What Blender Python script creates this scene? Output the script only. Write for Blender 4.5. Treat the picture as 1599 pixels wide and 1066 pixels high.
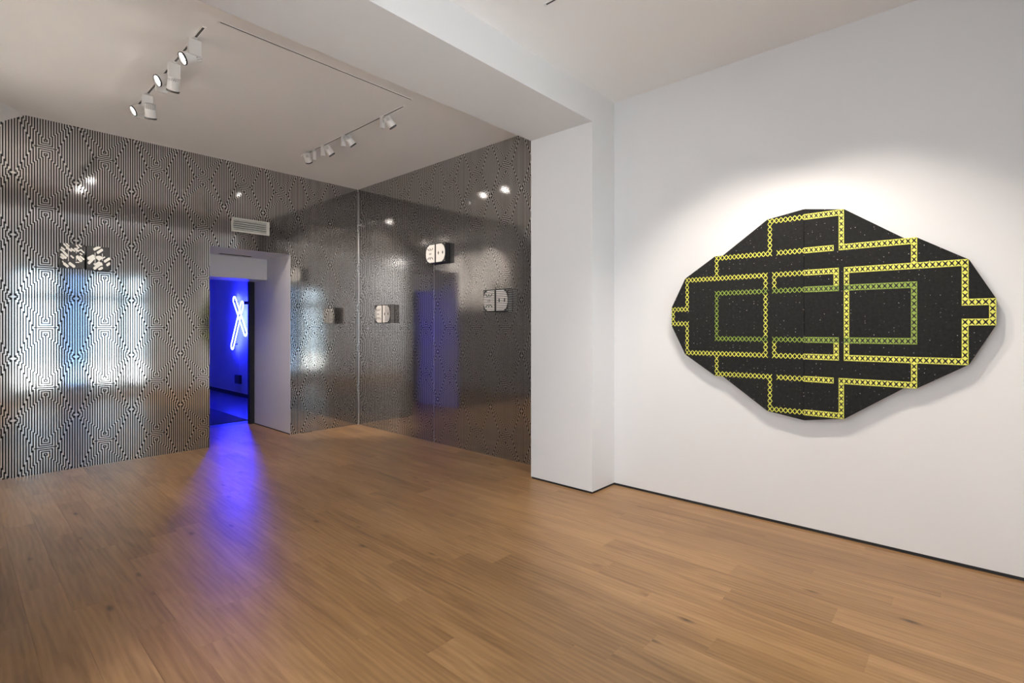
import bpy, bmesh, math, random
from mathutils import Vector, Matrix
random.seed(7)
PI = math.pi
for o in list(bpy.data.objects): bpy.data.objects.remove(o)
sc = bpy.context.scene
COL = sc.collection
link = COL.objects.link

# ------------------------------------------------------------------ camera, world, exposure
AZ = math.radians(42.2)
EYE = 1.35
cam_d = bpy.data.cameras.new('camera'); cam = bpy.data.objects.new('camera', cam_d); link(cam)
cam_d.sensor_width = 36; cam_d.lens = 796 / 1599 * 36
cam_d.shift_y = -21 / 1599; cam_d.clip_start = 0.02
cam.location = (0, 0, EYE)
cam.rotation_euler = (PI / 2, 0, AZ - PI / 2)
sc.camera = cam
sc.view_settings.view_transform = 'Standard'; sc.view_settings.look = 'None'
sc.view_settings.gamma = 1; sc.view_settings.use_curve_mapping = False
sc.view_settings.exposure = 0.7

w = bpy.data.worlds.new('world'); sc.world = w; w.use_nodes = True
bg = w.node_tree.nodes['Background']
bg.inputs[0].default_value = (0.72, 0.86, 1.0, 1); bg.inputs[1].default_value = 3.2

def area(name, loc, rot, sx, sy, energy=0, color=(1, 1, 1), portal=False):
    l = bpy.data.lights.new(name, 'AREA'); l.shape = 'RECTANGLE'; l.size = sx; l.size_y = sy
    l.energy = energy; l.color = color
    o = bpy.data.objects.new(name, l); link(o); o.location = loc; o.rotation_euler = rot
    if portal: l.cycles.is_portal = True
    return o
# daylight portal filling the shop window behind the camera
area('window_portal', (1.82, -0.52, 1.27), (PI / 2, 0, 0), 2.1, 2.5, portal=True, energy=1)
area('added_ceiling_fill', (-1.45, 0.95, 3.262), (0, 0, 0), 1.1, 1.9, energy=14, color=(0.96, 0.97, 1.0))  # fill light added just under the made-up ceiling panel
sun_d = bpy.data.lights.new('sun', 'SUN'); sun_d.energy = 22; sun_d.angle = 0.01; sun_d.color = (1.0, 0.95, 0.88)
sun = bpy.data.objects.new('sun', sun_d); link(sun); sun.rotation_mode = 'QUATERNION'
sun.rotation_quaternion = Vector((-.5, -.22, -.85)).to_track_quat('-Z', 'Y')
# fill light added behind a made-up side window of the front bay
area('added_side_fill', (-2.75, 0.95, 0.75), (0, -PI * 0.70, 0), 1.6, 1.9, energy=11, color=(1.0, 0.92, 0.86))
WARM = (1.0, 0.90, 0.80)
# (energy, cone) of the track spots by the wall they serve
E_SIDE, E_ART, E_BACK, E_PAINT = 460, 46, 27, 62
NEON = 125.0

# ------------------------------------------------------------------ materials
def new_mat(name):
    m = bpy.data.materials.new(name); m.use_nodes = True
    return m, m.node_tree, m.node_tree.nodes['Principled BSDF']
def simple(name, col, rough=0.5, metal=0.0, bump=0.0, scale=200, var=0.0, spec=0.5):
    m, t, b = new_mat(name)
    b.inputs['Base Color'].default_value = (*col, 1); b.inputs['Roughness'].default_value = rough
    b.inputs['Metallic'].default_value = metal; b.inputs['Specular IOR Level'].default_value = spec
    g = t.nodes.new('ShaderNodeNewGeometry'); n = t.nodes.new('ShaderNodeTexNoise')
    n.inputs['Scale'].default_value = scale; n.inputs['Detail'].default_value = 3
    t.links.new(g.outputs['Position'], n.inputs['Vector'])
    if bump:
        bp = t.nodes.new('ShaderNodeBump'); bp.inputs['Strength'].default_value = bump; bp.inputs['Distance'].default_value = 0.002
        t.links.new(n.outputs[0], bp.inputs['Height']); t.links.new(bp.outputs[0], b.inputs['Normal'])
    if var:
        mr = t.nodes.new('ShaderNodeMapRange'); mr.inputs[3].default_value = 1 - var; mr.inputs[4].default_value = 1 + var
        t.links.new(n.outputs[0], mr.inputs[0])
        mx = t.nodes.new('ShaderNodeVectorMath'); mx.operation = 'SCALE'; mx.inputs[0].default_value = col
        t.links.new(mr.outputs[0], mx.inputs['Scale']); t.links.new(mx.outputs[0], b.inputs['Base Color'])
    return m
def emit(name, col, strength):
    m = bpy.data.materials.new(name); m.use_nodes = True; t = m.node_tree; t.nodes.clear()
    e = t.nodes.new('ShaderNodeEmission'); o = t.nodes.new('ShaderNodeOutputMaterial')
    e.inputs[0].default_value = (*col, 1); e.inputs[1].default_value = strength
    t.links.new(e.outputs[0], o.inputs[0]); return m

M_white = simple('white_paint', (0.72, 0.715, 0.71), 0.55, bump=0.05, scale=120)
M_ceil = simple('ceiling_paint', (0.90, 0.885, 0.87), 0.8, bump=0.05, scale=120)
M_gap = simple('black_shadow_gap', (0.012, 0.012, 0.013), 0.7)
M_black = simple('black_lacquer', (0.01, 0.01, 0.011), 0.4)
M_alu = simple('aluminium_profile', (0.75, 0.75, 0.76), 0.3, metal=1.0)
M_lamp = simple('white_lamp_enamel', (0.78, 0.77, 0.75), 0.4)
M_dark = simple('dark_lamp_metal', (0.02, 0.02, 0.02), 0.4)
M_track = simple('dark_track_groove', (0.05, 0.048, 0.045), 0.5)
M_lens = emit('lit_lens', (1.0, 0.93, 0.86), 16)
M_paleart = simple('pale_painted_board', (0.74, 0.72, 0.68), 0.5)
M_ivory = simple('ivory_paint', (0.88, 0.86, 0.80), 0.5)
M_inkart = simple('black_painted_board', (0.010, 0.010, 0.011), 0.5)
M_vent = simple('vent_enamel', (0.66, 0.65, 0.60), 0.45)
M_slot = simple('vent_dark', (0.03, 0.03, 0.03), 0.7)
M_bluewall = simple('far_room_paint', (0.65, 0.65, 0.66), 0.6)
M_concrete = simple('grey_floor', (0.10, 0.10, 0.11), 0.35, bump=0.1, scale=30, var=0.2)
M_darkfloor = simple('dark_floor', (0.05, 0.05, 0.05), 0.8, bump=0.3, scale=300)
M_neon = emit('neon_tube_glow', (0.014, 0.020, 1.0), NEON)
M_neoncore = M_neon
M_yellow = simple('yellow_paint', (0.74, 0.74, 0.10), 0.55, scale=9, var=0.22)
M_green = simple('green_paint', (0.25, 0.36, 0.04), 0.55, scale=9, var=0.22)
M_street = simple('street_stone', (0.72, 0.72, 0.72), 0.9)

def canvas_black():
    m, t, b = new_mat('speckled_black_canvas')
    g = t.nodes.new('ShaderNodeNewGeometry')
    n = t.nodes.new('ShaderNodeTexNoise'); n.inputs['Scale'].default_value = 60; n.inputs['Detail'].default_value = 4
    v = t.nodes.new('ShaderNodeTexVoronoi'); v.inputs['Scale'].default_value = 42; v.voronoi_dimensions = '2D'
    n2 = t.nodes.new('ShaderNodeTexNoise'); n2.inputs['Scale'].default_value = 7
    for k in (n, n2): t.links.new(g.outputs['Position'], k.inputs['Vector'])
    sp = t.nodes.new('ShaderNodeSeparateXYZ'); cb_ = t.nodes.new('ShaderNodeCombineXYZ')
    t.links.new(g.outputs['Position'], sp.inputs[0]); t.links.new(sp.outputs[1], cb_.inputs[0]); t.links.new(sp.outputs[2], cb_.inputs[1])
    t.links.new(cb_.outputs[0], v.inputs['Vector'])
    # sparse flecks of random size
    rnd = t.nodes.new('ShaderNodeSeparateColor'); t.links.new(v.outputs['Color'], rnd.inputs[0])
    sz = t.nodes.new('ShaderNodeMapRange'); sz.inputs[1].default_value = 0.60; sz.inputs[2].default_value = 1.0
    sz.inputs[3].default_value = 0.0; sz.inputs[4].default_value = 0.085
    t.links.new(rnd.outputs[0], sz.inputs[0])
    lt = t.nodes.new('ShaderNodeMath'); lt.operation = 'LESS_THAN'
    t.links.new(v.outputs['Distance'], lt.inputs[0]); t.links.new(sz.outputs[0], lt.inputs[1])
    br = t.nodes.new('ShaderNodeMath'); br.operation = 'MULTIPLY'
    t.links.new(lt.outputs[0], br.inputs[0]); t.links.new(rnd.outputs[1], br.inputs[1])
    base = t.nodes.new('ShaderNodeMapRange'); base.inputs[3].default_value = 0.004; base.inputs[4].default_value = 0.020
    t.links.new(n.outputs[0], base.inputs[0])
    mix = t.nodes.new('ShaderNodeMix'); mix.data_type = 'RGBA'
    comb = t.nodes.new('ShaderNodeCombineColor')
    for i in range(3): t.links.new(base.outputs[0], comb.inputs[i])
    t.links.new(br.outputs[0], mix.inputs['Factor']); t.links.new(comb.outputs[0], mix.inputs['A'])
    mix.inputs['B'].default_value = (0.75, 0.72, 0.68, 1)
    t.links.new(mix.outputs['Result'], b.inputs['Base Color'])
    b.inputs['Roughness'].default_value = 0.85; b.inputs['Specular IOR Level'].default_value = 0.25
    return m
M_canvas = canvas_black()

class NT:      # tiny expression helper on top of Math nodes
    def __init__(s, t): s.t = t
    def m(s, op, a, b=None, c=None, clamp=False):
        n = s.t.nodes.new('ShaderNodeMath'); n.operation = op; n.use_clamp = clamp
        for i, v in enumerate((a, b, c)):
            if v is None: continue
            if isinstance(v, (int, float)): n.inputs[i].default_value = v
            else: s.t.links.new(v, n.inputs[i])
        return n.outputs[0]
    def step(s, v, lo, hi):
        n = s.t.nodes.new('ShaderNodeMapRange'); n.clamp = True
        s.t.links.new(v, n.inputs[0]); n.inputs[1].default_value = lo; n.inputs[2].default_value = hi
        return n.outputs[0]

def foil(name, axis, off):
    """mirror-bright foil printed with a black maze of stripes: nested squares on a lattice"""
    m, t, b = new_mat(name); N = NT(t); mm = N.m
    p = 0.4355 / 23
    g = t.nodes.new('ShaderNodeNewGeometry'); sx = t.nodes.new('ShaderNodeSeparateXYZ')
    t.links.new(g.outputs['Position'], sx.inputs[0])
    U = mm('DIVIDE', mm('SUBTRACT', sx.outputs[axis], off), p)
    V = mm('DIVIDE', mm('SUBTRACT', sx.outputs[2], 1.354), p)
    HP = 14.75
    x = mm('ABSOLUTE', mm('WRAP', U, 11.5, -11.5))
    y = mm('ABSOLUTE', mm('WRAP', V, HP, -HP))
    # diamond boundary  xi(y): 0 at y=3.7 -> 10.3 at HP ; outer boundary xo(y): 4.2 at 0 -> 10.9 at HP
    di = mm('SUBTRACT', mm('MULTIPLY', mm('SUBTRACT', y, 3.6), 10.7 / (HP - 3.6)), x)      # >0 inside diamond
    do = mm('SUBTRACT', x, mm('ADD', mm('MULTIPLY', y, 7.05 / HP), 4.2))                  # >0 outside
    Sd = mm('SUBTRACT', 1.0, N.step(di, -0.25, 0.25))
    So = N.step(do, -0.25, 0.25)
    arm = mm('SUBTRACT', 3.5, y)
    val = mm('MAXIMUM', x, arm)
    val = mm('SUBTRACT', val, mm('MULTIPLY', mm('ADD', Sd, So), 0.5))
    c = mm('COSINE', mm('MULTIPLY', val, 2 * PI))                                        # 1 on dark lines
    dark = N.step(c, -0.18, 0.20)
    nib = mm('MULTIPLY', mm('LESS_THAN', y, 0.27), mm('LESS_THAN', x, 4.35))
    nib = mm('MULTIPLY', nib, mm('GREATER_THAN', x, 3.4))
    dark = mm('MAXIMUM', dark, nib)
    def mixf(a, bb):
        n = t.nodes.new('ShaderNodeMix'); n.data_type = 'FLOAT'
        t.links.new(dark, n.inputs[0]); n.inputs[2].default_value = a; n.inputs[3].default_value = bb
        return n.outputs[0]
    mc = t.nodes.new('ShaderNodeMix'); mc.data_type = 'RGBA'; t.links.new(dark, mc.inputs['Factor'])
    mc.inputs['A'].default_value = (0.78, 0.77, 0.76, 1); mc.inputs['B'].default_value = (0.008, 0.006, 0.006, 1)
    t.links.new(mc.outputs['Result'], b.inputs['Base Color'])
    t.links.new(mixf(0.97, 0.0), b.inputs['Metallic'])
    t.links.new(mixf(0.085, 0.10), b.inputs['Roughness']); t.links.new(mixf(0.5, 0.32), b.inputs['Specular IOR Level'])
    # faint waviness of the glued sheet
    n = t.nodes.new('ShaderNodeTexNoise'); n.inputs['Scale'].default_value = 3.0; n.inputs['Detail'].default_value = 2
    t.links.new(g.outputs['Position'], n.inputs['Vector'])
    bp = t.nodes.new('ShaderNodeBump'); bp.inputs['Strength'].default_value = 0.12; bp.inputs['Distance'].default_value = 0.004
    t.links.new(n.outputs[0], bp.inputs['Height']); t.links.new(bp.outputs[0], b.inputs['Normal'])
    return m
M_foil_back = foil('striped_mirror_foil_a', 0, 0.600)
M_foil_right = foil('striped_mirror_foil_b', 1, 3.580)

def wood():
    m, t, b = new_mat('oak_laminate'); N = NT(t); mm = N.m
    g = t.nodes.new('ShaderNodeNewGeometry'); oi = t.nodes.new('ShaderNodeObjectInfo')
    off = t.nodes.new('ShaderNodeVectorMath'); off.operation = 'SCALE'; off.inputs[0].default_value = (37.0, 91.0, 53.0)
    t.links.new(oi.outputs['Random'], off.inputs['Scale'])
    add = t.nodes.new('ShaderNodeVectorMath'); add.operation = 'ADD'
    t.links.new(g.outputs['Position'], add.inputs[0]); t.links.new(off.outputs[0], add.inputs[1])
    def scaled(v):
        n = t.nodes.new('ShaderNodeVectorMath'); n.operation = 'MULTIPLY'; n.inputs[1].default_value = v
        t.links.new(add.outputs[0], n.inputs[0]); return n.outputs[0]
    def noise(v, sc_, det, dist=0.0, rough=0.55):
        n = t.nodes.new('ShaderNodeTexNoise'); n.inputs['Scale'].default_value = sc_; n.inputs['Detail'].default_value = det
        n.inputs['Distortion'].default_value = dist; n.inputs['Roughness'].default_value = rough
        t.links.new(v, n.inputs['Vector']); return n.outputs[0]
    fine = noise(scaled((24, 1.3, 1)), 2.0, 7, 0.6, 0.66)
    broad = noise(scaled((9, 0.9, 1)), 1.6, 4, 1.2)
    # cathedral rings
    wv = t.nodes.new('ShaderNodeTexWave'); wv.wave_type = 'BANDS'; wv.bands_direction = 'X'
    wv.inputs['Scale'].default_value = 5.0; wv.inputs['Distortion'].default_value = 5.5; wv.inputs['Detail'].default_value = 2.5
    wv.inputs['Detail Scale'].default_value = 1.0
    t.links.new(scaled((2.2, 0.42, 1)), wv.inputs['Vector'])
    # knots
    vo = t.nodes.new('ShaderNodeTexVoronoi'); vo.inputs['Scale'].default_value = 1.0; vo.inputs['Randomness'].default_value = 1.0
    t.links.new(scaled((7.5, 2.6, 0.001)), vo.inputs['Vector'])
    rr = t.nodes.new('ShaderNodeSeparateColor'); t.links.new(vo.outputs['Color'], rr.inputs[0])
    has = mm('GREATER_THAN', rr.outputs[0], 0.45)
    knot = mm('MULTIPLY', mm('SUBTRACT', 1.0, N.step(vo.outputs['Distance'], 0.02, 0.14)), has)
    tone = mm('ADD', mm('MULTIPLY', fine, 0.42), mm('MULTIPLY', broad, 0.78))
    tone = mm('ADD', tone, mm('MULTIPLY', wv.outputs['Fac'], 0.10))
    tone = mm('SUBTRACT', tone, mm('MULTIPLY', knot, 0.45))
    pr = mm('MULTIPLY', mm('SUBTRACT', oi.outputs['Random'], 0.5), 0.22)
    tone = mm('ADD', tone, pr)
    cr = t.nodes.new('ShaderNodeValToRGB'); t.links.new(tone, cr.inputs[0])
    e = cr.color_ramp.elements
    e[0].position = 0.15; e[0].color = (0.070, 0.035, 0.015, 1)
    e[1].position = 0.98; e[1].color = (0.44, 0.255, 0.115, 1)
    k = cr.color_ramp.elements.new(0.45); k.color = (0.225, 0.117, 0.045, 1)
    k = cr.color_ramp.elements.new(0.68); k.color = (0.325, 0.178, 0.073, 1)
    t.links.new(cr.outputs[0], b.inputs['Base Color'])
    rg = mm('ADD', mm('MULTIPLY', fine, 0.16), 0.28); t.links.new(rg, b.inputs['Roughness'])
    bp = t.nodes.new('ShaderNodeBump'); bp.inputs['Strength'].default_value = 0.18; bp.inputs['Distance'].default_value = 0.0008
    t.links.new(tone, bp.inputs['Height']); t.links.new(bp.outputs[0], b.inputs['Normal'])
    b.inputs['Specular IOR Level'].default_value = 0.5
    return m
M_wood = wood()

def glass(name, tint):
    m = bpy.data.materials.new(name); m.use_nodes = True; t = m.node_tree; t.nodes.clear()
    o = t.nodes.new('ShaderNodeOutputMaterial'); tr = t.nodes.new('ShaderNodeBsdfTransparent'); gl = t.nodes.new('ShaderNodeBsdfGlossy')
    fr = t.nodes.new('ShaderNodeFresnel'); mx = t.nodes.new('ShaderNodeMixShader')
    tr.inputs[0].default_value = (*tint, 1); gl.inputs['Roughness'].default_value = 0.02
    t.links.new(fr.outputs[0], mx.inputs[0]); t.links.new(tr.outputs[0], mx.inputs[1]); t.links.new(gl.outputs[0], mx.inputs[2])
    t.links.new(mx.outputs[0], o.inputs[0]); return m
M_glass = glass('clear_window_glass', (0.96, 0.98, 0.98))
M_glass_blue = glass('tinted_window_glass', (0.42, 0.52, 0.66))
M_frame = simple('dark_window_frame', (0.05, 0.05, 0.055), 0.4)

# ------------------------------------------------------------------ mesh helpers
def add_box(bm, x0, x1, y0, y1, z0, z1, mi=0):
    v = [bm.verts.new(p) for p in ((x0,y0,z0),(x1,y0,z0),(x1,y1,z0),(x0,y1,z0),(x0,y0,z1),(x1,y0,z1),(x1,y1,z1),(x0,y1,z1))]
    fs = [bm.faces.new([v[i] for i in f]) for f in ((0,3,2,1),(4,5,6,7),(0,1,5,4),(1,2,6,5),(2,3,7,6),(3,0,4,7))]
    for f in fs: f.material_index = mi
    return fs        # bottom, top, -y, +x, +y, -x
def add_cyl(bm, r0, r1, z0, z1, n=24, cap0=True, cap1=True, mi=0):
    a = [bm.verts.new((r0*math.cos(2*PI*i/n), r0*math.sin(2*PI*i/n), z0)) for i in range(n)]
    c = [bm.verts.new((r1*math.cos(2*PI*i/n), r1*math.sin(2*PI*i/n), z1)) for i in range(n)]
    for i in range(n):
        f = bm.faces.new((a[i], a[(i+1)%n], c[(i+1)%n], c[i])); f.smooth = True; f.material_index = mi
    if cap0: bm.faces.new(a[::-1]).material_index = mi
    if cap1: bm.faces.new(c).material_index = mi
def mesh(name, bm, mats):
    bmesh.ops.recalc_face_normals(bm, faces=bm.faces)
    me = bpy.data.meshes.new(name); bm.to_mesh(me); bm.free()
    for m in (mats if isinstance(mats, (list, tuple)) else [mats]): me.materials.append(m)
    return me
def obj(name, data, mats=None, parent=None, loc=None, rot=None):
    if isinstance(data, bmesh.types.BMesh): data = mesh(name, data, mats)
    o = bpy.data.objects.new(name, data); link(o)
    if parent: o.parent = parent
    if loc is not None: o.location = loc
    if rot is not None: o.rotation_euler = rot
    return o
def boxes(name, lst, mats, parent=None, bevel=0):
    bm = bmesh.new()
    for b in lst: add_box(bm, *b)
    if bevel: bmesh.ops.bevel(bm, geom=bm.edges[:], offset=bevel, segments=2, affect='EDGES', profile=0.5)
    return obj(name, bm, mats, parent)
def struct(o): o['kind'] = 'structure'; return o
def tag(o, label, cat, group=None):
    o['label'] = label; o['category'] = cat
    if group: o['group'] = group
    return o
def empty(name, loc, label, cat, group=None):
    o = bpy.data.objects.new(name, None); link(o); o.location = loc; o.empty_display_size = 0.1
    return tag(o, label, cat, group)

# ------------------------------------------------------------------ room shell
XR, YB, ZC, YW = 3.85, 6.41, 3.29, -0.35       # right wall, far wall, ceiling height, window wall
GAP = 0.018
T = 0.25
XL, XLF = -0.06, -2.4                           # left wall of the far bay, of the front bay
DX0, DX1, DZ, DY1 = 1.975, 2.895, 2.28, 7.54    # doorway

floor = struct(boxes('floor', [(XLF, XR, YW, YB, -0.12, -0.012), (DX0, DX1, YB, DY1 + .1, -0.12, -0.012)], M_gap))
# planks: each one a piece of its own
PW = 0.1548; L = 1.22
known = {0: 2.747, -1: 3.185, 1: 2.424, 2: 2.706, 11: 2.44, 9: 2.253, 4: 1.98, 7: 1.26, 8: 1.11, 10: 0.83, 12: 0.32, 13: 0.93, 18: 1.343, 20: 0.497, 14: 0.485, 16: 0.297, 3: 1.55, 5: 2.9, 6: 2.1, 15: 1.0, 17: 0.66, 19: 1.0, 21: 1.1}
PG = 0.0002
plank_meshes = {}
def plank(x0, x1, y0, y1):
    w_, l_ = round(x1 - x0 - 2*PG, 4), round(y1 - y0 - 2*PG, 3)
    if w_ < 0.01 or l_ < 0.02: return
    key = (w_, l_)
    if key not in plank_meshes:
        bm = bmesh.new(); b = 0.0003
        z1, z0 = 0.0, -0.012
        def ring(i, z): return [bm.verts.new(p) for p in ((i,i,z),(w_-i,i,z),(w_-i,l_-i,z),(i,l_-i,z))]
        r0, r1, r2 = ring(0, z0), ring(0, z1-b), ring(b, z1)
        for a, c in ((r0, r1), (r1, r2)):
            for i in range(4): bm.faces.new((a[i], a[(i+1)%4], c[(i+1)%4], c[i]))
        bm.faces.new(r2); bm.faces.new(r0[::-1])
        plank_meshes[key] = mesh('plank', bm, M_wood)
    obj('plank', plank_meshes[key], parent=floor, loc=(x0 + PG, y0 + PG, 0))
k0 = math.floor((XLF - 0.55) / PW); k1 = math.ceil((XR - 0.55) / PW)
for k in range(k0, k1):
    x0 = max(XLF, 0.55 + k*PW); x1 = min(XR, 0.55 + (k+1)*PW)
    if x1 - x0 < 0.01: continue
    ph = known.get(k, random.uniform(0, L)); ph = ph - L * math.ceil((ph - YW) / L)
    y = ph
    top = YB
    if x1 < XL: top = 2.95
    while y < top:
        plank(x0, x1, max(y, YW), min(y + L, top)); y += L
for k in range(9, 17):
    x0 = max(DX0, 0.55 + k*PW); x1 = min(DX1, 0.55 + (k+1)*PW)
    s = random.uniform(6.7, 7.3)
    if x1 - x0 > 0.01: plank(x0, x1, YB, s); plank(x0, x1, s, DY1 + .1)

struct(boxes('ceiling', [(XLF - T, XR + T, YW - T, YB + .6, ZC, ZC + 0.2)], M_ceil))

# far wall (foil on its face) pierced by the doorway
bm = bmesh.new()
for b in ((XL - T, DX0, YB, DY1, -0.02, ZC), (DX1, XR + T, YB, DY1, -0.02, ZC), (DX0, DX1, YB, DY1, DZ, ZC)):
    fs = add_box(bm, *b); fs[2].material_index = 1
wb = struct(obj('wall_back', bm, [M_white, M_foil_back]))
# right wall of the far bay, foil-clad
bm = bmesh.new(); fs = add_box(bm, XR, XR + T, 2.6, YB, -0.02, ZC); fs[5].material_index = 1
struct(obj('wall_right_far', bm, [M_white, M_foil_right]))
struct(boxes('wall_right', [(XR, XR + T, YW - T, 2.6, GAP, ZC)], M_white))
struct(boxes('wall_left_far', [(XL - T, XL, 2.95, YB, GAP, ZC)], M_white))
struct(boxes('wall_left', [(XLF - T, XLF, YW - T, -0.05, GAP, ZC), (XLF - T, XLF, 1.95, 2.95, GAP, ZC), (XLF - T, XLF, -0.05, 1.95, GAP, .3), (XLF - T, XLF, -0.05, 1.95, 2.6, ZC), (XLF, XL, 2.95, 2.95 + T, GAP, ZC)], M_white))
# pillars and the beam they carry
PY0, PY1, PXR, BZ = 2.30, 2.95, 3.508, 3.03
struct(boxes('pillar', [(PXR, XR + .05, PY0, PY1, GAP, BZ)], M_white))
struct(boxes('pillar', [(XL - .1, 0.08, PY0, PY1, GAP, BZ)], M_white))
struct(boxes('beam', [(XLF, XR + .05, PY0, PY1, BZ, ZC + .01)], M_white))
# recessed black shadow gaps under the white walls
R = 0.006
struct(boxes('baseboard_right', [(XR + R, XR + .1, YW - .1, PY0 + .1, -0.01, GAP)], M_gap))
struct(boxes('baseboard_pillar', [(PXR + R, XR, PY0 + R, PY1 - R, -0.01, GAP)], M_gap))
struct(boxes('baseboard_left', [(XLF - .1, XLF - R, YW, 2.95, -0.01, GAP), (XL - .1, XL - R, 2.95, YB, -0.01, GAP), (XL - .1, 0.08 - R, PY0 + R, PY1 - R, -0.01, GAP)], M_gap))
# sloping soffit in the far left corner of the ceiling
bm = bmesh.new()
A = Vector((0.46, YB, ZC)); B = Vector((0.29, 6.18, ZC)); C_ = Vector((0.30, YB, 3.18))
kk = 3.1
B2 = A + (B - A) * kk; C2 = A + (C_ - A) * kk
vs = [bm.verts.new(p) for p in (A, B2, C2, Vector((B2.x, YB, ZC)))]
for f in ((0,1,2),(0,3,1),(0,2,3),(1,3,2)): bm.faces.new([vs[i] for i in f])
struct(obj('trim_1', bm, M_white))
# lintel and jambs of the passage
struct(boxes('trim_2', [(DX0, DX1, 7.12, DY1, 2.0, DZ)], M_white))
struct(boxes('baseboard_doorway', [(DX1 - 0.003, DX1 + .01, YB + .01, DY1, 0.0, 0.012)], M_gap))
struct(boxes('door_1', [(DX1 - 0.065, DX1, DY1, DY1 + 0.07, 0.0, 2.0), (DX0, DX0 + 0.06, DY1, DY1 + 0.07, 0.0, 2.0)], M_black))
# metal profile in the foil corner and seam of the foil sheets
struct(boxes('trim_3', [(XR - 0.009, XR - 0.001, YB - 0.009, YB - 0.001, 0.0, ZC)], M_alu))
struct(boxes('trim_4', [(XR - 0.002, XR, 4.735, 4.739, 0.0, 2.12)], M_alu))

# window wall behind the camera
WX0, WX1, WZ0, WZ1 = 0.80, 2.84, 0.10, 2.46
struct(boxes('wall_front', [(XLF - T, WX0, YW - T, YW, 0, ZC), (WX1, XR + T, YW - T, YW, 0, ZC), (WX0, WX1, YW - T, YW, WZ1, ZC), (WX0, WX1, YW - T, YW, -0.02, WZ0)], M_white))
mull = [(WX0 - .02, WX0 + .04), (1.38, 1.54), (1.86, 1.94), (2.36, 2.50), (WX1 - .04, WX1 + .02)]
fr = [(a, b, YW - 0.14, YW - 0.07, WZ0, WZ1) for a, b in mull]
fr += [(WX0, WX1, YW - 0.139, YW - 0.071, z0, z1) for z0, z1 in ((WZ0 - .02, WZ0 + .14), (1.90, 2.02), (WZ1 - .05, WZ1 + .02))]
win = struct(boxes('window_1', fr, M_frame))
for i in range(4):
    for z0, z1 in ((WZ0 + .14, 1.90), (2.02, WZ1 - .05)):
        boxes('pane', [(mull[i][1], mull[i+1][0], YW - 0.108, YW - 0.102, z0, z1)], M_glass_blue if i == 1 else M_glass, win)
struct(boxes('ground', [(-12, 14, -14, YW - T, -0.3, -0.15)], M_street))

# the blue-lit room beyond the doorway
struct(boxes('floor_far_room', [(-1.5, XR + .1, DY1 + .1, 13.2, -0.12, 0.0)], M_concrete))
struct(boxes('wall_far_room', [(XR, XR + T, DY1, 13.2, 0.0, 3.0), (-1.5, XR + T, 13.2, 13.4, 0, 3.0), (-1.7, -1.5, DY1, 13.4, 0, 3.0), (-1.7, XL - T, DY1 - .1, DY1, 0, 3.0)], M_bluewall))
struct(boxes('ceiling_far_room', [(-1.7, XR + T, DY1, 13.4, 3.0, 3.1)], M_bluewall))
struct(boxes('baseboard_far_room', [(XR - 0.012, XR, DY1, 13.2, 0, 0.07)], M_black))
tag(boxes('dark_floor_piece', [(0.6, 2.93, DY1 + .32, 12.4, 0.0, 0.008)], M_darkfloor), 'dark flat piece on the floor of the blue-lit room', 'mat')  # thin dark slab over part of the far room floor

# ------------------------------------------------------------------ striped paintings: the big one
PXF, PXB = 3.78, 3.849
cy, cz, UU, VV = 0.830, EYE + (1.4385 - EYE) * 0.995, 0.02795 * 0.995, 0.0369 * 0.995
root = empty('shaped_painting', (PXF, cy, cz), 'large many-sided black speckled painting with yellow and green lattice bands on the white wall', 'painting')
def P(a, b): return (a * UU, b * VV)    # local (along +Y for the left half, up)
outl = [(0, 18.95), (8.1, 17.95), (19.0, 11.95), (21.0, 11.95), (29.1, 7.9), (33.0, 1.95)]
def half_canvas(s):
    bm = bmesh.new(); g = 0.0012
    pts = [(outl[i][0] * UU * s if i else g * s, outl[i][1] * VV) for i in range(len(outl))]
    pts = pts + [(x, -z) for x, z in pts[::-1]]
    f = [bm.verts.new((0, y, z)) for y, z in pts]; bk = [bm.verts.new((PXB - PXF, y, z)) for y, z in pts]
    bm.faces.new(f); bm.faces.new(bk[::-1])
    for i in range(len(f)): bm.faces.new((f[i], f[(i+1) % len(f)], bk[(i+1) % len(f)], bk[i]))
    o = obj('canvas_panel', bm, M_canvas, root)
    bmod = o.modifiers.new('b', 'BEVEL'); bmod.width = 0.002; bmod.segments = 2; bmod.limit_method = 'ANGLE'
    return o
cells = {}
def run(a0, b0, a1, b1, col='y'):
    n = max(abs(a1 - a0), abs(b1 - b0))
    for i in range(n + 1):
        c = (a0 + (a1 - a0) * i // max(n, 1), b0 + (b1 - b0) * i // max(n, 1))
        d = 'h' if b0 == b1 else 'v'
        e = cells.get(c)
        cells[c] = (('g' if 'g' in (col, e[0] if e else '') else 'y'), (d if not e else e[1] + d))
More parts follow.
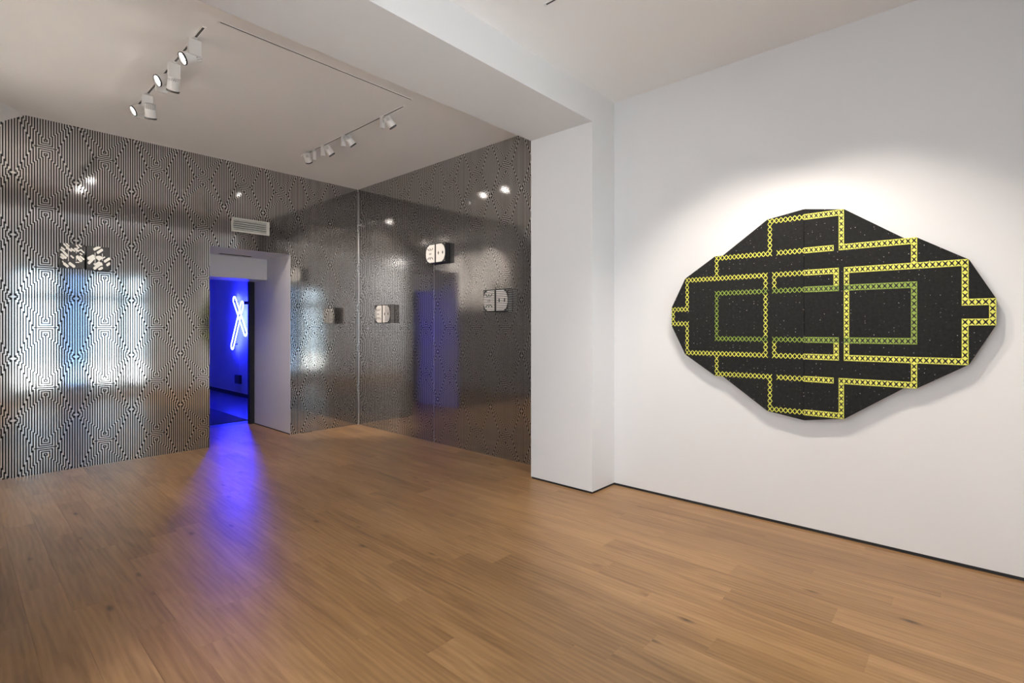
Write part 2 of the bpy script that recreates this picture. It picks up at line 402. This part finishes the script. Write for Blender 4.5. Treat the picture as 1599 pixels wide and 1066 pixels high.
# quarter of the figure in cells: a outward from the seam, b upward from the middle
run(0, 17, 7, 17); run(7, 17, 7, 11); run(7, 11, 20, 11); run(20, 11, 20, 7); run(8, 7, 28, 7); run(28, 7, 28, 1)
run(28, 1, 32, 1); run(32, 1, 32, 0)
run(8, 7, 8, 0); run(0, 11, 5, 11); run(0, 7, 6, 7); run(6, 7, 6, 5)
run(0, 4, 6, 4, 'g'); run(8, 4, 20, 4, 'g'); run(20, 4, 20, 0, 'g')
def build_bands(s, cvs):
    out = {'y': bmesh.new(), 'g': bmesh.new(), 'k': bmesh.new()}
    for (a, b), (col, dirs) in cells.items():
        for sb in (1, -1):
            y0, y1 = sorted((s * a * UU, s * (a + 1) * UU)); z0, z1 = sorted((sb * b * VV, sb * (b + 1) * VV))
            mx, mz, hx, hz = (y0 + y1) / 2, (z0 + z1) / 2, (y1 - y0) / 2, (z1 - z0) / 2
            def quad(bm, pts, x):
                f = bm.faces.new([bm.verts.new((x, mx + p * hx, mz + q * hz)) for p, q in pts])
            if s > 0:      # left canvas: open lattice of thin yellow crosses whose arms meet into lozenges
                w0, w1 = 0.30, 0.16
                for i in range(4):
                    c, sn = ((1, 1), (-1, 1), (-1, -1), (1, -1))[i]
                    quad(out[col], [(c * w0 * .1, sn * -w0), (c * 1.0, sn * (1 - w1)), (c * 1.0, sn * 1.0), (c * (1 - w1), sn * 1.0), (c * -w0, sn * w0 * .1)], -0.0009)
            else:          # right canvas: solid bands with dark crosses
                quad(out[col], [(-1.004, -1.004), (1.004, -1.004), (1.004, 1.004), (-1.004, 1.004)], -0.0008)
                for c, sn in ((1, 1), (1, -1)):
                    e, wd = 0.84, 0.25
                    ux, uz = c * .7071, sn * .7071; vx, vz = -uz, ux
                    L_ = e * 1.4142
                    pr = [(-1, .35), (-.5, .85), (0, 1), (.5, .85), (1, .35)]
                    pts = [(ux * L_ * k + vx * wd * m_, uz * L_ * k + vz * wd * m_) for k, m_ in pr]
                    pts += [(ux * L_ * k - vx * wd * m_, uz * L_ * k - vz * wd * m_) for k, m_ in pr[::-1]]
                    quad(out['k'], pts, -0.0016)
    for key, nm, mt in (('y', 'yellow_lattice' if s > 0 else 'yellow_band', M_yellow), ('g', 'green_lattice' if s > 0 else 'green_band', M_green), ('k', 'dark_crosses', M_crossdark)):
        if len(out[key].faces): o = obj(nm, out[key], mt, cvs); o['kind'] = 'stuff'
        else: out[key].free()
M_crossdark = simple('brown_black_paint', (0.022, 0.014, 0.012), 0.6)
for s in (1, -1): build_bands(s, half_canvas(s))

# ------------------------------------------------------------------ small works
def extrude_shape(bm, pts, depth, put):
    """pts in the plane of the board, put(u, v, d) -> world-local point"""
    a = [bm.verts.new(put(u, v, 0.0002)) for u, v in pts]; c = [bm.verts.new(put(u, v, depth)) for u, v in pts]
    bm.faces.new(c)
    for i in range(len(a)): bm.faces.new((a[i], a[(i+1) % len(a)], c[(i+1) % len(a)], c[i]))
def bar(x0, y0, x1, y1, w_):
    d = Vector((x1 - x0, y1 - y0)).normalized(); n = Vector((-d.y, d.x)) * w_ / 2
    c = Vector((x0, y0)); e = Vector((x1, y1))
    m1, m2 = c + d * w_ * .25, e - d * w_ * .25
    return [tuple(c - n * .55), tuple(m1 - n), tuple(m2 - n), tuple(e - n * .55), tuple(e + n * .55), tuple(m2 + n), tuple(m1 + n), tuple(c + n * .55)]
def clip01(pts):
    """clip a polygon to the unit square"""
    for ax, lim, sg in ((0, 0, 1), (0, 1, -1), (1, 0, 1), (1, 1, -1)):
        out = []
        for i in range(len(pts)):
            p, q = pts[i], pts[(i+1) % len(pts)]
            ip, iq = sg * (p[ax] - lim) >= 0, sg * (q[ax] - lim) >= 0
            if ip: out.append(p)
            if ip != iq:
                k = (lim - p[ax]) / (q[ax] - p[ax]); out.append((p[0] + (q[0]-p[0])*k, p[1] + (q[1]-p[1])*k))
        pts = out
        if len(pts) < 3: return []
    return pts
LB = [(400,195,490,285,26),(440,192,490,240,22),(365,252,425,300,26),(440,258,530,318,30),(352,285,410,330,26),(398,322,470,400,34),(358,358,445,432,38),(350,400,405,440,26),(385,470,412,515,18),
      (510,268,578,320,26),(508,383,558,428,24),(592,208,642,268,26),(635,208,682,246,20),(565,268,635,320,30),(600,285,640,250,18),(665,290,722,342,22),(650,345,690,370,20),(600,388,682,482,48),(650,388,722,452,26),
      (585,492,645,494,16),(402,505,475,568,40),(482,498,575,570,44),(475,240,475,475,8),(597,255,597,350,9),(597,400,597,468,9),(610,320,680,285,18)]
RB = [(868,300,978,243,42),(922,350,1012,290,42),(778,440,880,388,50),(788,512,880,415,46),(1048,405,1000,432,18),(1032,482,1125,424,42),(1070,540,1130,498,42),(870,592,1000,500,46),(945,605,1012,568,38),(868,516,945,514,22),
      (893,340,893,500,9),(1005,355,1005,465,9)]
RP = [[(905,402),(930,390),(960,388),(990,398),(1008,430),(955,470),(908,430)], [(955,470),(1008,520),(1008,540),(880,540),(890,512)]]
def quadmap(px, py, c):   # inverse of a parallelogram-like corner set (TL, TR, BL)
    tl, tr, bl = c
    ex, ey = (tr[0]-tl[0], tr[1]-tl[1]), (bl[0]-tl[0], bl[1]-tl[1])
    det = ex[0]*ey[1] - ex[1]*ey[0]; dx, dy = px - tl[0], py - tl[1]
    return ((dx*ey[1] - dy*ey[0]) / det, 1 - (ex[0]*dy - ex[1]*dx) / det)
def board(name, W, H_, D, put, parent, mt):
    bm = bmesh.new()
    pts = [(0, 0), (W, 0), (W, H_), (0, H_)]
    a = [bm.verts.new(put(u, v, 0)) for u, v in pts]; b = [bm.verts.new(put(u, v, -D)) for u, v in pts]
    bm.faces.new(a); bm.faces.new(b[::-1])
    for i in range(4): bm.faces.new((a[i], a[(i+1)%4], b[(i+1)%4], b[i]))
    bmesh.ops.bevel(bm, geom=bm.edges[:], offset=0.001, segments=1, affect='EDGES')
    return obj(name, bm, mt, parent)
def shapes(name, polys, W, H_, put, parent, mt, depth=0.0012):
    bm = bmesh.new()
    for pl in polys:
        pl = clip01(pl)
        if len(pl) >= 3: extrude_shape(bm, [(u * W, v * H_) for u, v in pl], depth, put)
    o = obj(name, bm, mt, parent)
    if len(polys) > 1: o['kind'] = 'stuff'
    return o

# pair of square works on the far wall, left
D = 0.05
def left_work(x0, z0, W, H_, corners, bars, polys, label):
    r = empty('square_artwork', (x0, YB - D - .001, z0), label, 'artwork', None)
    put = lambda u, v, d: (u, -d, v)
    bd = board('board', W, H_, D, put, r, M_inkart)
    pl = [[quadmap(x, y, corners) for x, y in bar(*b)] for b in bars] + [[quadmap(x, y, corners) for x, y in p] for p in polys]
    # flatten overlaps: every shape gets its own hair of relief
    bm = bmesh.new()
    for i, q in enumerate(pl):
        q = clip01(q)
        if len(q) >= 3: extrude_shape(bm, [(u * W, v * H_) for u, v in q], 0.0008 + 0.00005 * i, put)
    obj('painted_shapes', bm, M_ivory, bd)['kind'] = 'stuff'
left_work(0.693, 1.921, 0.180, 0.230, ((345,185),(725,212),(345,570)), LB, [], 'small square black panel crowded with white slanting slivers, left one of the pair beside it')
left_work(0.889, 1.917, 0.181, 0.230, ((765,238),(1128,262),(765,598)), RB, RP, 'small square black panel with a few broad white diagonal bars around an hourglass')

def lens_art(y_right, z0, H_, D, striped, label, cat_group=None):
    """diptych box on the right-hand foil wall: u runs from the far (left) edge towards the camera"""
    W = 0.352
    r = empty('diptych_relief', (XR - 0.001, y_right + W / 2, z0), label, 'artwork', None)
    def half(i):
        w_ = 0.172
        yl = W / 2 - (0 if i == 0 else W - w_)
        put = lambda u, v, d: (-D - d, yl - u, v)
        bd = board('box_panel', w_, H_, D - .001, put, r, M_inkart)
        # pale lens-shaped field (half of a rounded octagon)
        if i == 0: f = [(.95, .97), (.42, .97), (.17, .86), (.04, .66), (.02, .5), (.04, .34), (.17, .14), (.42, .03), (.95, .03)]
        else: f = [(.05, .97), (.62, .97), (.86, .84), (.97, .62), (.98, .5), (.97, .38), (.86, .16), (.62, .03), (.05, .03)]
        f = f[::-1]
        shapes('pale_field', [f], w_, H_, put, bd, M_paleart, 0.0015)
        mk = []
        def mark(cx, cz_, dx, dz, wd):
            n = Vector((-dz, dx)).normalized() * wd
            mk.append([(cx - dx, cz_ - dz), (cx - n.x, cz_ - n.y), (cx + dx, cz_ + dz), (cx + n.x, cz_ + n.y)])
        if i == 0:
            for s2 in (1, -1):
                mark(.26, .5 + s2 * .25, -.07, s2 * .075, .035); mark(.48, .5 + s2 * .24, 0, s2 * .09, .045); mark(.72, .5 + s2 * .25, .07, s2 * .075, .035)
                mark(.36, .5 + s2 * .20, -.06, s2 * .02, .02); mark(.60, .5 + s2 * .20, .06, s2 * .02, .02)
            mark(.42, .5, 0, .06, .045); mark(.56, .5, 0, .06, .045)
        else:
            mark(.30, .5, 0, .11, .07); mark(.74, .5, 0, .11, .07)
        shapes('dark_marks', mk, w_, H_, lambda u, v, d: put(u, v, d + .0016), bd, M_inkart, 0.0008)
        # small pale corner pegs
        xs = (.07,) if i == 0 else (.93,)
        shapes('corner_dots', [[(x + .025 * math.cos(a), zz + .02 * math.sin(a)) for a in [k * PI / 3 for k in range(6)]] for x in xs for zz in (.06, .94)], w_, H_, put, bd, M_ivory, 0.001)
        if striped:
            n = 13
            rng = (0, 1) if striped == 2 else ((0, .3) if i == 0 else (.3, 1))
            st = [[(rng[0], (k + .30) / n), (rng[1], (k + .30) / n), (rng[1], (k + .74) / n), (rng[0], (k + .74) / n)] for k in range(n)]
            shapes('dark_stripes', st, w_, H_, lambda u, v, d: put(u, v, d + .0012), bd, M_inkart, 0.0008)
            if i == 1:
                bm = bmesh.new()
                for k in range(n):
                    add_box(bm, -D + .004, -0.004, yl - w_ - .0012, yl - w_ + .0005, H_ * (k + .04) / n, H_ * (k + .30) / n)
                obj('side_stripes', bm, M_paleart, bd)['kind'] = 'stuff'
    half(0); half(1)
lens_art(4.452, 2.106, 0.220, 0.068, 0, 'highest pale two-part oval relief without stripes, on the right-hand foil wall')
lens_art(3.484, 1.518, 0.232, 0.068, 2, 'pale two-part oval relief ruled with black horizontal stripes, nearest the white pillar')
lens_art(5.531, 1.414, 0.236, 0.068, 1, 'pale two-part oval relief striped only at its sides, nearest the foil corner')

# ------------------------------------------------------------------ air grilles
r = empty('air_vent', (2.415, YB, 2.56), 'white louvred air grille on the striped foil above the doorway', 'vent')
W2, H2, fw = 0.212, 0.082, 0.020
boxes('vent_frame', [(-W2, W2, -0.022, 0, H2 - fw, H2), (-W2, W2, -0.022, 0, -H2, -H2 + fw), (-W2, -W2 + .014, -0.022, 0, -H2 + fw, H2 - fw), (W2 - .034, W2, -0.022, 0, -H2 + fw, H2 - fw)], M_vent, r)
boxes('vent_backing', [(-W2 + .01, W2 - .01, -0.003, 0, -H2 + .01, H2 - .01)], M_slot, r)
for k in range(5):
    z = -H2 + fw + 0.011 + k * 0.0245
    bm = bmesh.new(); x0, x1 = -W2 + .014, W2 - .034
    pts = [(-0.020, z - .006), (-0.020, z + .001), (-0.005, z + .014), (-0.005, z + .009)]
    a = [bm.verts.new((x0, p, q)) for p, q in pts]; c = [bm.verts.new((x1, p, q)) for p, q in pts]
    for i in range(4): bm.faces.new((a[i], a[(i+1)%4], c[(i+1)%4], c[i]))
    bm.faces.new(a); bm.faces.new(c[::-1]); obj('slat', bm, M_vent, r)
r = empty('slot_vent', (2.44, 6.96, DZ), 'narrow dark slot grille in the white soffit of the doorway', 'vent')
boxes('vent_backing', [(-0.19, 0.19, -0.045, 0.045, -0.003, 0)], M_slot, r)
boxes('vent_frame', [(-0.195, 0.195, -0.052, -0.045, -0.005, 0), (-0.195, 0.195, 0.045, 0.052, -0.005, 0), (-0.197, -0.19, -0.052, 0.052, -0.005, 0), (0.19, 0.197, -0.052, 0.052, -0.005, 0)], M_vent, r)
for k in range(3): boxes('slat', [(-0.19, 0.19, -0.03 + k * .028, -0.026 + k * .028, -0.006, -0.003)], M_slot, r)

# ------------------------------------------------------------------ neon sign in the far room
r = empty('neon_sign', (XR, 10.56, 1.45), 'glowing blue-white neon of two crossed elongated loops on the blue wall', 'neon sign')
def loop(name, p, q, wd, off):
    """stadium-shaped loop of tube between p and q, (y, z) on the wall"""
    p, q = Vector(p), Vector(q); d = (q - p).normalized(); n = Vector((-d.y, d.x)) * wd
    pts = []
    for c, a0 in ((q, -90), (p, 90)):
        for k in range(7):
            a = math.radians(a0 + k * 30)
            v = c + d * math.cos(a) * wd + n * math.sin(a)
            pts.append((-off, v.x - 10.56, v.y - 1.45))
    cu = bpy.data.curves.new(name, 'CURVE'); cu.dimensions = '3D'; sp = cu.splines.new('POLY'); sp.points.add(len(pts) - 1)
    for i, v in enumerate(pts): sp.points[i].co = (*v, 1)
    sp.use_cyclic_u = True; cu.bevel_depth = 0.011; cu.bevel_resolution = 3
    tmp = bpy.data.objects.new('tmp', cu); link(tmp)
    dg = bpy.context.evaluated_depsgraph_get(); me = bpy.data.meshes.new_from_object(tmp.evaluated_get(dg)); bpy.data.objects.remove(tmp)
    me.materials.clear(); me.materials.append(M_neon)
    for f in me.polygons: f.use_smooth = True
    return obj(name, me, parent=r)
loop('neon_loop', (10.84, 1.91), (10.28, 1.26), 0.062, 0.07)
loop('neon_loop', (10.36, 1.80), (10.86, 0.99), 0.062, 0.10)
for sb_ in [(-0.10, 0, 10.26 - 10.56, 10.28 - 10.56, 1.80 - 1.45, 1.86 - 1.45), (-0.08, 0, 10.84 - 10.56, 10.85 - 10.56, 1.86 - 1.45, 1.88 - 1.45), (-0.10, 0, 10.86 - 10.56, 10.87 - 10.56, 1.02 - 1.45, 1.04 - 1.45), (-0.08, 0, 10.30 - 10.56, 10.31 - 10.56, 1.26 - 1.45, 1.28 - 1.45)]: boxes('tube_support', [sb_], M_black, r)
cb = bmesh.new(); add_cyl(cb, .004, .004, 0.42, 0.99, 8)
obj('power_cord', cb, M_bluewall, r, loc=(-0.008, 10.80 - 10.56, -1.45))
bx = tag(boxes('power_box', [(-0.05, 0, -0.12, 0.12, -0.085, 0.085)], M_dark, bevel=0.006), 'dark power box low on the blue wall under the neon', 'power box')
bx.location = (XR, 10.77, 0.34)

# ------------------------------------------------------------------ tracks and spotlights
def track(x0, x1, y0, y1, label):
    along_y = (y1 - y0) > (x1 - x0)
    cx, cyy = (x0 + x1) / 2, (y0 + y1) / 2
    r = empty('lighting_track', (cx, cyy, ZC), label, 'lighting track')
    l2 = (y1 - y0) / 2 if along_y else (x1 - x0) / 2
    def bb(a0, a1, b0, b1, z0, z1): return (b0, b1, a0, a1, z0, z1) if along_y else (a0, a1, b0, b1, z0, z1)
    for a_, b_ in ((-0.013, -0.0075), (0.0075, 0.013)): boxes('rail', [bb(-l2, l2, a_, b_, -0.005, 0)], M_ceil, r)
    boxes('groove', [bb(-l2, l2, -0.0075, 0.0075, -0.002, 0)], M_track, r)
    for a_, b_ in ((-l2 - .012, -l2), (l2, l2 + .012)): boxes('end_cap', [bb(a_, b_, -0.013, 0.013, -0.006, 0)], M_lamp, r)
track(1.085, 1.115, 3.68, 5.42, 'left lighting track on the ceiling carrying five white spotlights')
track(1.15, 2.63, 3.525, 3.555, 'empty dark lighting track across the ceiling beside the beam')
track(2.65, 2.68, 3.70, 5.60, 'right lighting track on the ceiling carrying four small white spotlights')
track(2.385, 2.415, -0.05, 1.9, 'lighting track on the front ceiling facing the large painting')

def head_mesh():
    bm = bmesh.new(); n = 28        # axis -Z points where the light goes; origin at the pivot
    prof = [(0.0, 0.056), (0.024, 0.056), (0.028, 0.052), (0.028, 0.020), (0.0345, 0.018), (0.0355, -0.040), (0.034, -0.040), (0.031, -0.030), (0.0, -0.028)]
    rings = []
    for rr, z in prof:
        rings.append([bm.verts.new((0, 0, z))] if rr == 0 else [bm.verts.new((rr*math.cos(2*PI*i/n), rr*math.sin(2*PI*i/n), z)) for i in range(n)])
    for a, c in zip(rings, rings[1:]):
        for i in range(n):
            if len(a) == 1: f = bm.faces.new((a[0], c[i], c[(i+1)%n]))
            elif len(c) == 1: f = bm.faces.new((a[i], a[(i+1)%n], c[0]))
            else: f = bm.faces.new((a[i], a[(i+1)%n], c[(i+1)%n], c[i]))
            f.smooth = False
    return mesh('head', bm, M_lamp)
def fins_mesh():
    bm = bmesh.new(); n = 20
    for i in range(n):
        a = 2 * PI * i / n; M = Matrix.Rotation(a, 4, 'Z')
        fs = add_box(bm, 0.026, 0.0345, -0.0031, 0.0031, 0.019, 0.052)
        vs = {v for f in fs for v in f.verts}
        for v in vs: v.co = M @ v.co
    bm2 = bm
    return mesh('cooling_fins', bm2, M_lamp)
def core_mesh():
    bm = bmesh.new(); add_cyl(bm, 0.0288, 0.0288, 0.0195, 0.051, 24, False, False); return mesh('fin_core', bm, M_dark)
def ring_mesh():
    bm = bmesh.new(); n = 28
    prof = [(0.0362, -0.040), (0.0372, -0.041), (0.0372, -0.050), (0.0355, -0.052), (0.0325, -0.050), (0.0325, -0.040)]
    rings = [[bm.verts.new((rr*math.cos(2*PI*i/n), rr*math.sin(2*PI*i/n), z)) for i in range(n)] for rr, z in prof]
    for k in range(len(rings)):
        a, c = rings[k], rings[(k+1) % len(rings)]
        for i in range(n): bm.faces.new((a[i], a[(i+1)%n], c[(i+1)%n], c[i])).smooth = True
    return mesh('front_ring', bm, M_dark)
def lens_mesh():
    bm = bmesh.new(); n = 24
    c = bm.verts.new((0, 0, -0.036)); r_ = [bm.verts.new((0.029*math.cos(2*PI*i/n), 0.029*math.sin(2*PI*i/n), -0.038)) for i in range(n)]
    for i in range(n): bm.faces.new((c, r_[i], r_[(i+1)%n])).smooth = True
    return mesh('lens', bm, M_lens)
HM, FM, CM, RM, LM = head_mesh(), fins_mesh(), core_mesh(), ring_mesh(), lens_mesh()
def yoke_mesh(dx):
    bm = bmesh.new(); add_box(bm, -abs(dx), abs(dx), -0.006, 0.006, -0.004, 0.004); return bm
def box_mesh(bx_, by_, bz_, z0):
    bm = bmesh.new(); add_box(bm, -bx_/2, bx_/2, -by_/2, by_/2, -bz_ - z0, -z0)
    bmesh.ops.bevel(bm, geom=bm.edges[:], offset=0.002, segments=2, affect='EDGES')
    add_box(bm, -0.011, 0.011, -0.028, 0.028, -z0, -0.001)
    return mesh('gear_box', bm, M_lamp)
BIG, SMALL = box_mesh(0.075, 0.036, 0.105, 0.010), box_mesh(0.034, 0.034, 0.098, 0.010)
def spotlight(x, y, head, d, s, big, label, energy, cone, group, blend=0.45):
    """x, y: adapter on the track; head: pivot of the head; d: where it points"""
    r = empty('track_spotlight', (x, y, ZC - .003), label, 'spotlight', group)
    obj('gear_box', BIG if big else SMALL, parent=r)
    q = Vector(d).normalized().to_track_quat('-Z', 'Y')
    hl = Vector(head) - Vector((x, y, ZC - .003))
    h = obj('head', HM, parent=r, loc=hl); h.rotation_mode = 'QUATERNION'; h.rotation_quaternion = q; h.scale = (s, s, s)
    obj('cooling_fins', FM, parent=h)['kind'] = 'stuff'; obj('fin_core', CM, parent=h); obj('front_ring', RM, parent=h); obj('lens', LM, parent=h)
    # pivot arm between box and head
    st = Vector((0, 0, -0.075 if big else -0.05)); v = hl - st
    bm = bmesh.new(); add_cyl(bm, .006, .006, 0, v.length, 10)
    a = obj('pivot_arm', bm, M_lamp, r, loc=st); a.rotation_mode = 'QUATERNION'; a.rotation_quaternion = v.to_track_quat('Z', 'Y')
    if energy:
        l = bpy.data.lights.new('spot_beam', 'SPOT'); l.energy = energy; l.color = WARM; l.spot_size = math.radians(cone); l.spot_blend = blend
        l.shadow_soft_size = 0.012
        lo = bpy.data.objects.new('spot_beam', l); link(lo); lo.parent = r
        lo.location = hl + Vector(d).normalized() * 0.056 * s
        lo.rotation_mode = 'QUATERNION'; lo.rotation_quaternion = q
GL, GR, GF = 'spotlights on the left ceiling track', 'spotlights on the right ceiling track', 'spotlights on the front ceiling track'
spotlight(1.10, 3.87, (1.085, 3.90, 3.168), (-.85, -.02, -.50), 1.14, True, 'white spotlight with lit lens, topmost on the left ceiling track', E_SIDE, 50, GL)
spotlight(1.10, 4.33, (1.11, 4.38, 3.155), (.05, .62, -1.0), 1.14, True, 'white ribbed spotlight aimed down and away, second box from the top of the left track', E_BACK, 78, GL)
spotlight(1.10, 4.66, (1.075, 4.47, 3.20), (-.85, -.10, -.48), 1.14, True, 'white spotlight with lit lens in front of the ribbed head, middle of the left track', E_SIDE, 50, GL)
spotlight(1.10, 5.08, (1.115, 5.05, 3.14), (.15, .45, -1.0), 1.14, True, 'white ribbed spotlight pointing down under its box, near the far end of the left track', E_BACK, 78, GL)
spotlight(1.10, 5.38, (1.08, 5.24, 3.20), (-.85, -.06, -.50), 1.14, True, 'white spotlight with lit lens, lowest left in the row on the left track', E_SIDE, 50, GL)
spotlight(2.665, 5.33, (2.62, 5.38, 3.20), (.70, .55, -1.0), 1.0, False, 'white spotlight with visible cooling ribs at the far end of the right track', 130, 66, GR)
spotlight(2.665, 5.13, (2.70, 5.06, 3.225), (1.15, -.30, -1.5), 1.0, False, 'small white spotlight second from the far end of the right track', E_ART, 40, GR)
spotlight(2.665, 4.71, (2.70, 4.64, 3.225), (1.17, -.20, -1.35), 1.0, False, 'small white spotlight third from the far end of the right track', 20, 40, GR)
spotlight(2.665, 4.02, (2.70, 3.95, 3.225), (1.15, -.30, -1.5), 1.0, False, 'small white spotlight set apart, nearest the beam on the right track', E_ART, 40, GR)
spotlight(2.40, 1.22, (2.44, 1.20, 3.17), (1.42, -.10, -2.75), 1.2, True, 'white spotlight aimed at the large painting, left of the pair', E_PAINT, 80, GF, 0.55)
spotlight(2.40, 0.62, (2.44, 0.60, 3.17), (1.42, .02, -2.75), 1.2, True, 'white spotlight aimed at the large painting, right of the pair', E_PAINT, 80, GF, 0.55)
r = empty('added_fill_panel', (-1.45, 0.95, ZC), 'added square-edged fill panel, unseen, on the front ceiling left of the window', 'fill light')  # unseen panel, added to brighten the front bay
boxes('frame', [(-.6, -.56, -1.0, 1.0, -.03, 0), (.56, .6, -1.0, 1.0, -.03, 0), (-.56, .56, -1.0, -.96, -.03, 0), (-.56, .56, .96, 1.0, -.03, 0)], M_lamp, r)
boxes('diffuser', [(-.56, .56, -.96, .96, -.02, -.012)], emit('fill_diffuser', (1.0, 0.95, 0.9), 6), r)
struct(boxes('added_side_window', [(XLF - .06, XLF, -.05, 0.0, .3, 2.6), (XLF - .06, XLF, 1.9, 1.95, .3, 2.6), (XLF - .06, XLF, .925, .975, .3, 2.6), (XLF - .06, XLF, -.05, 1.95, .3, .35), (XLF - .06, XLF, -.05, 1.95, 2.55, 2.6)], M_frame))  # frame of the made-up side window, added to go with its fill light
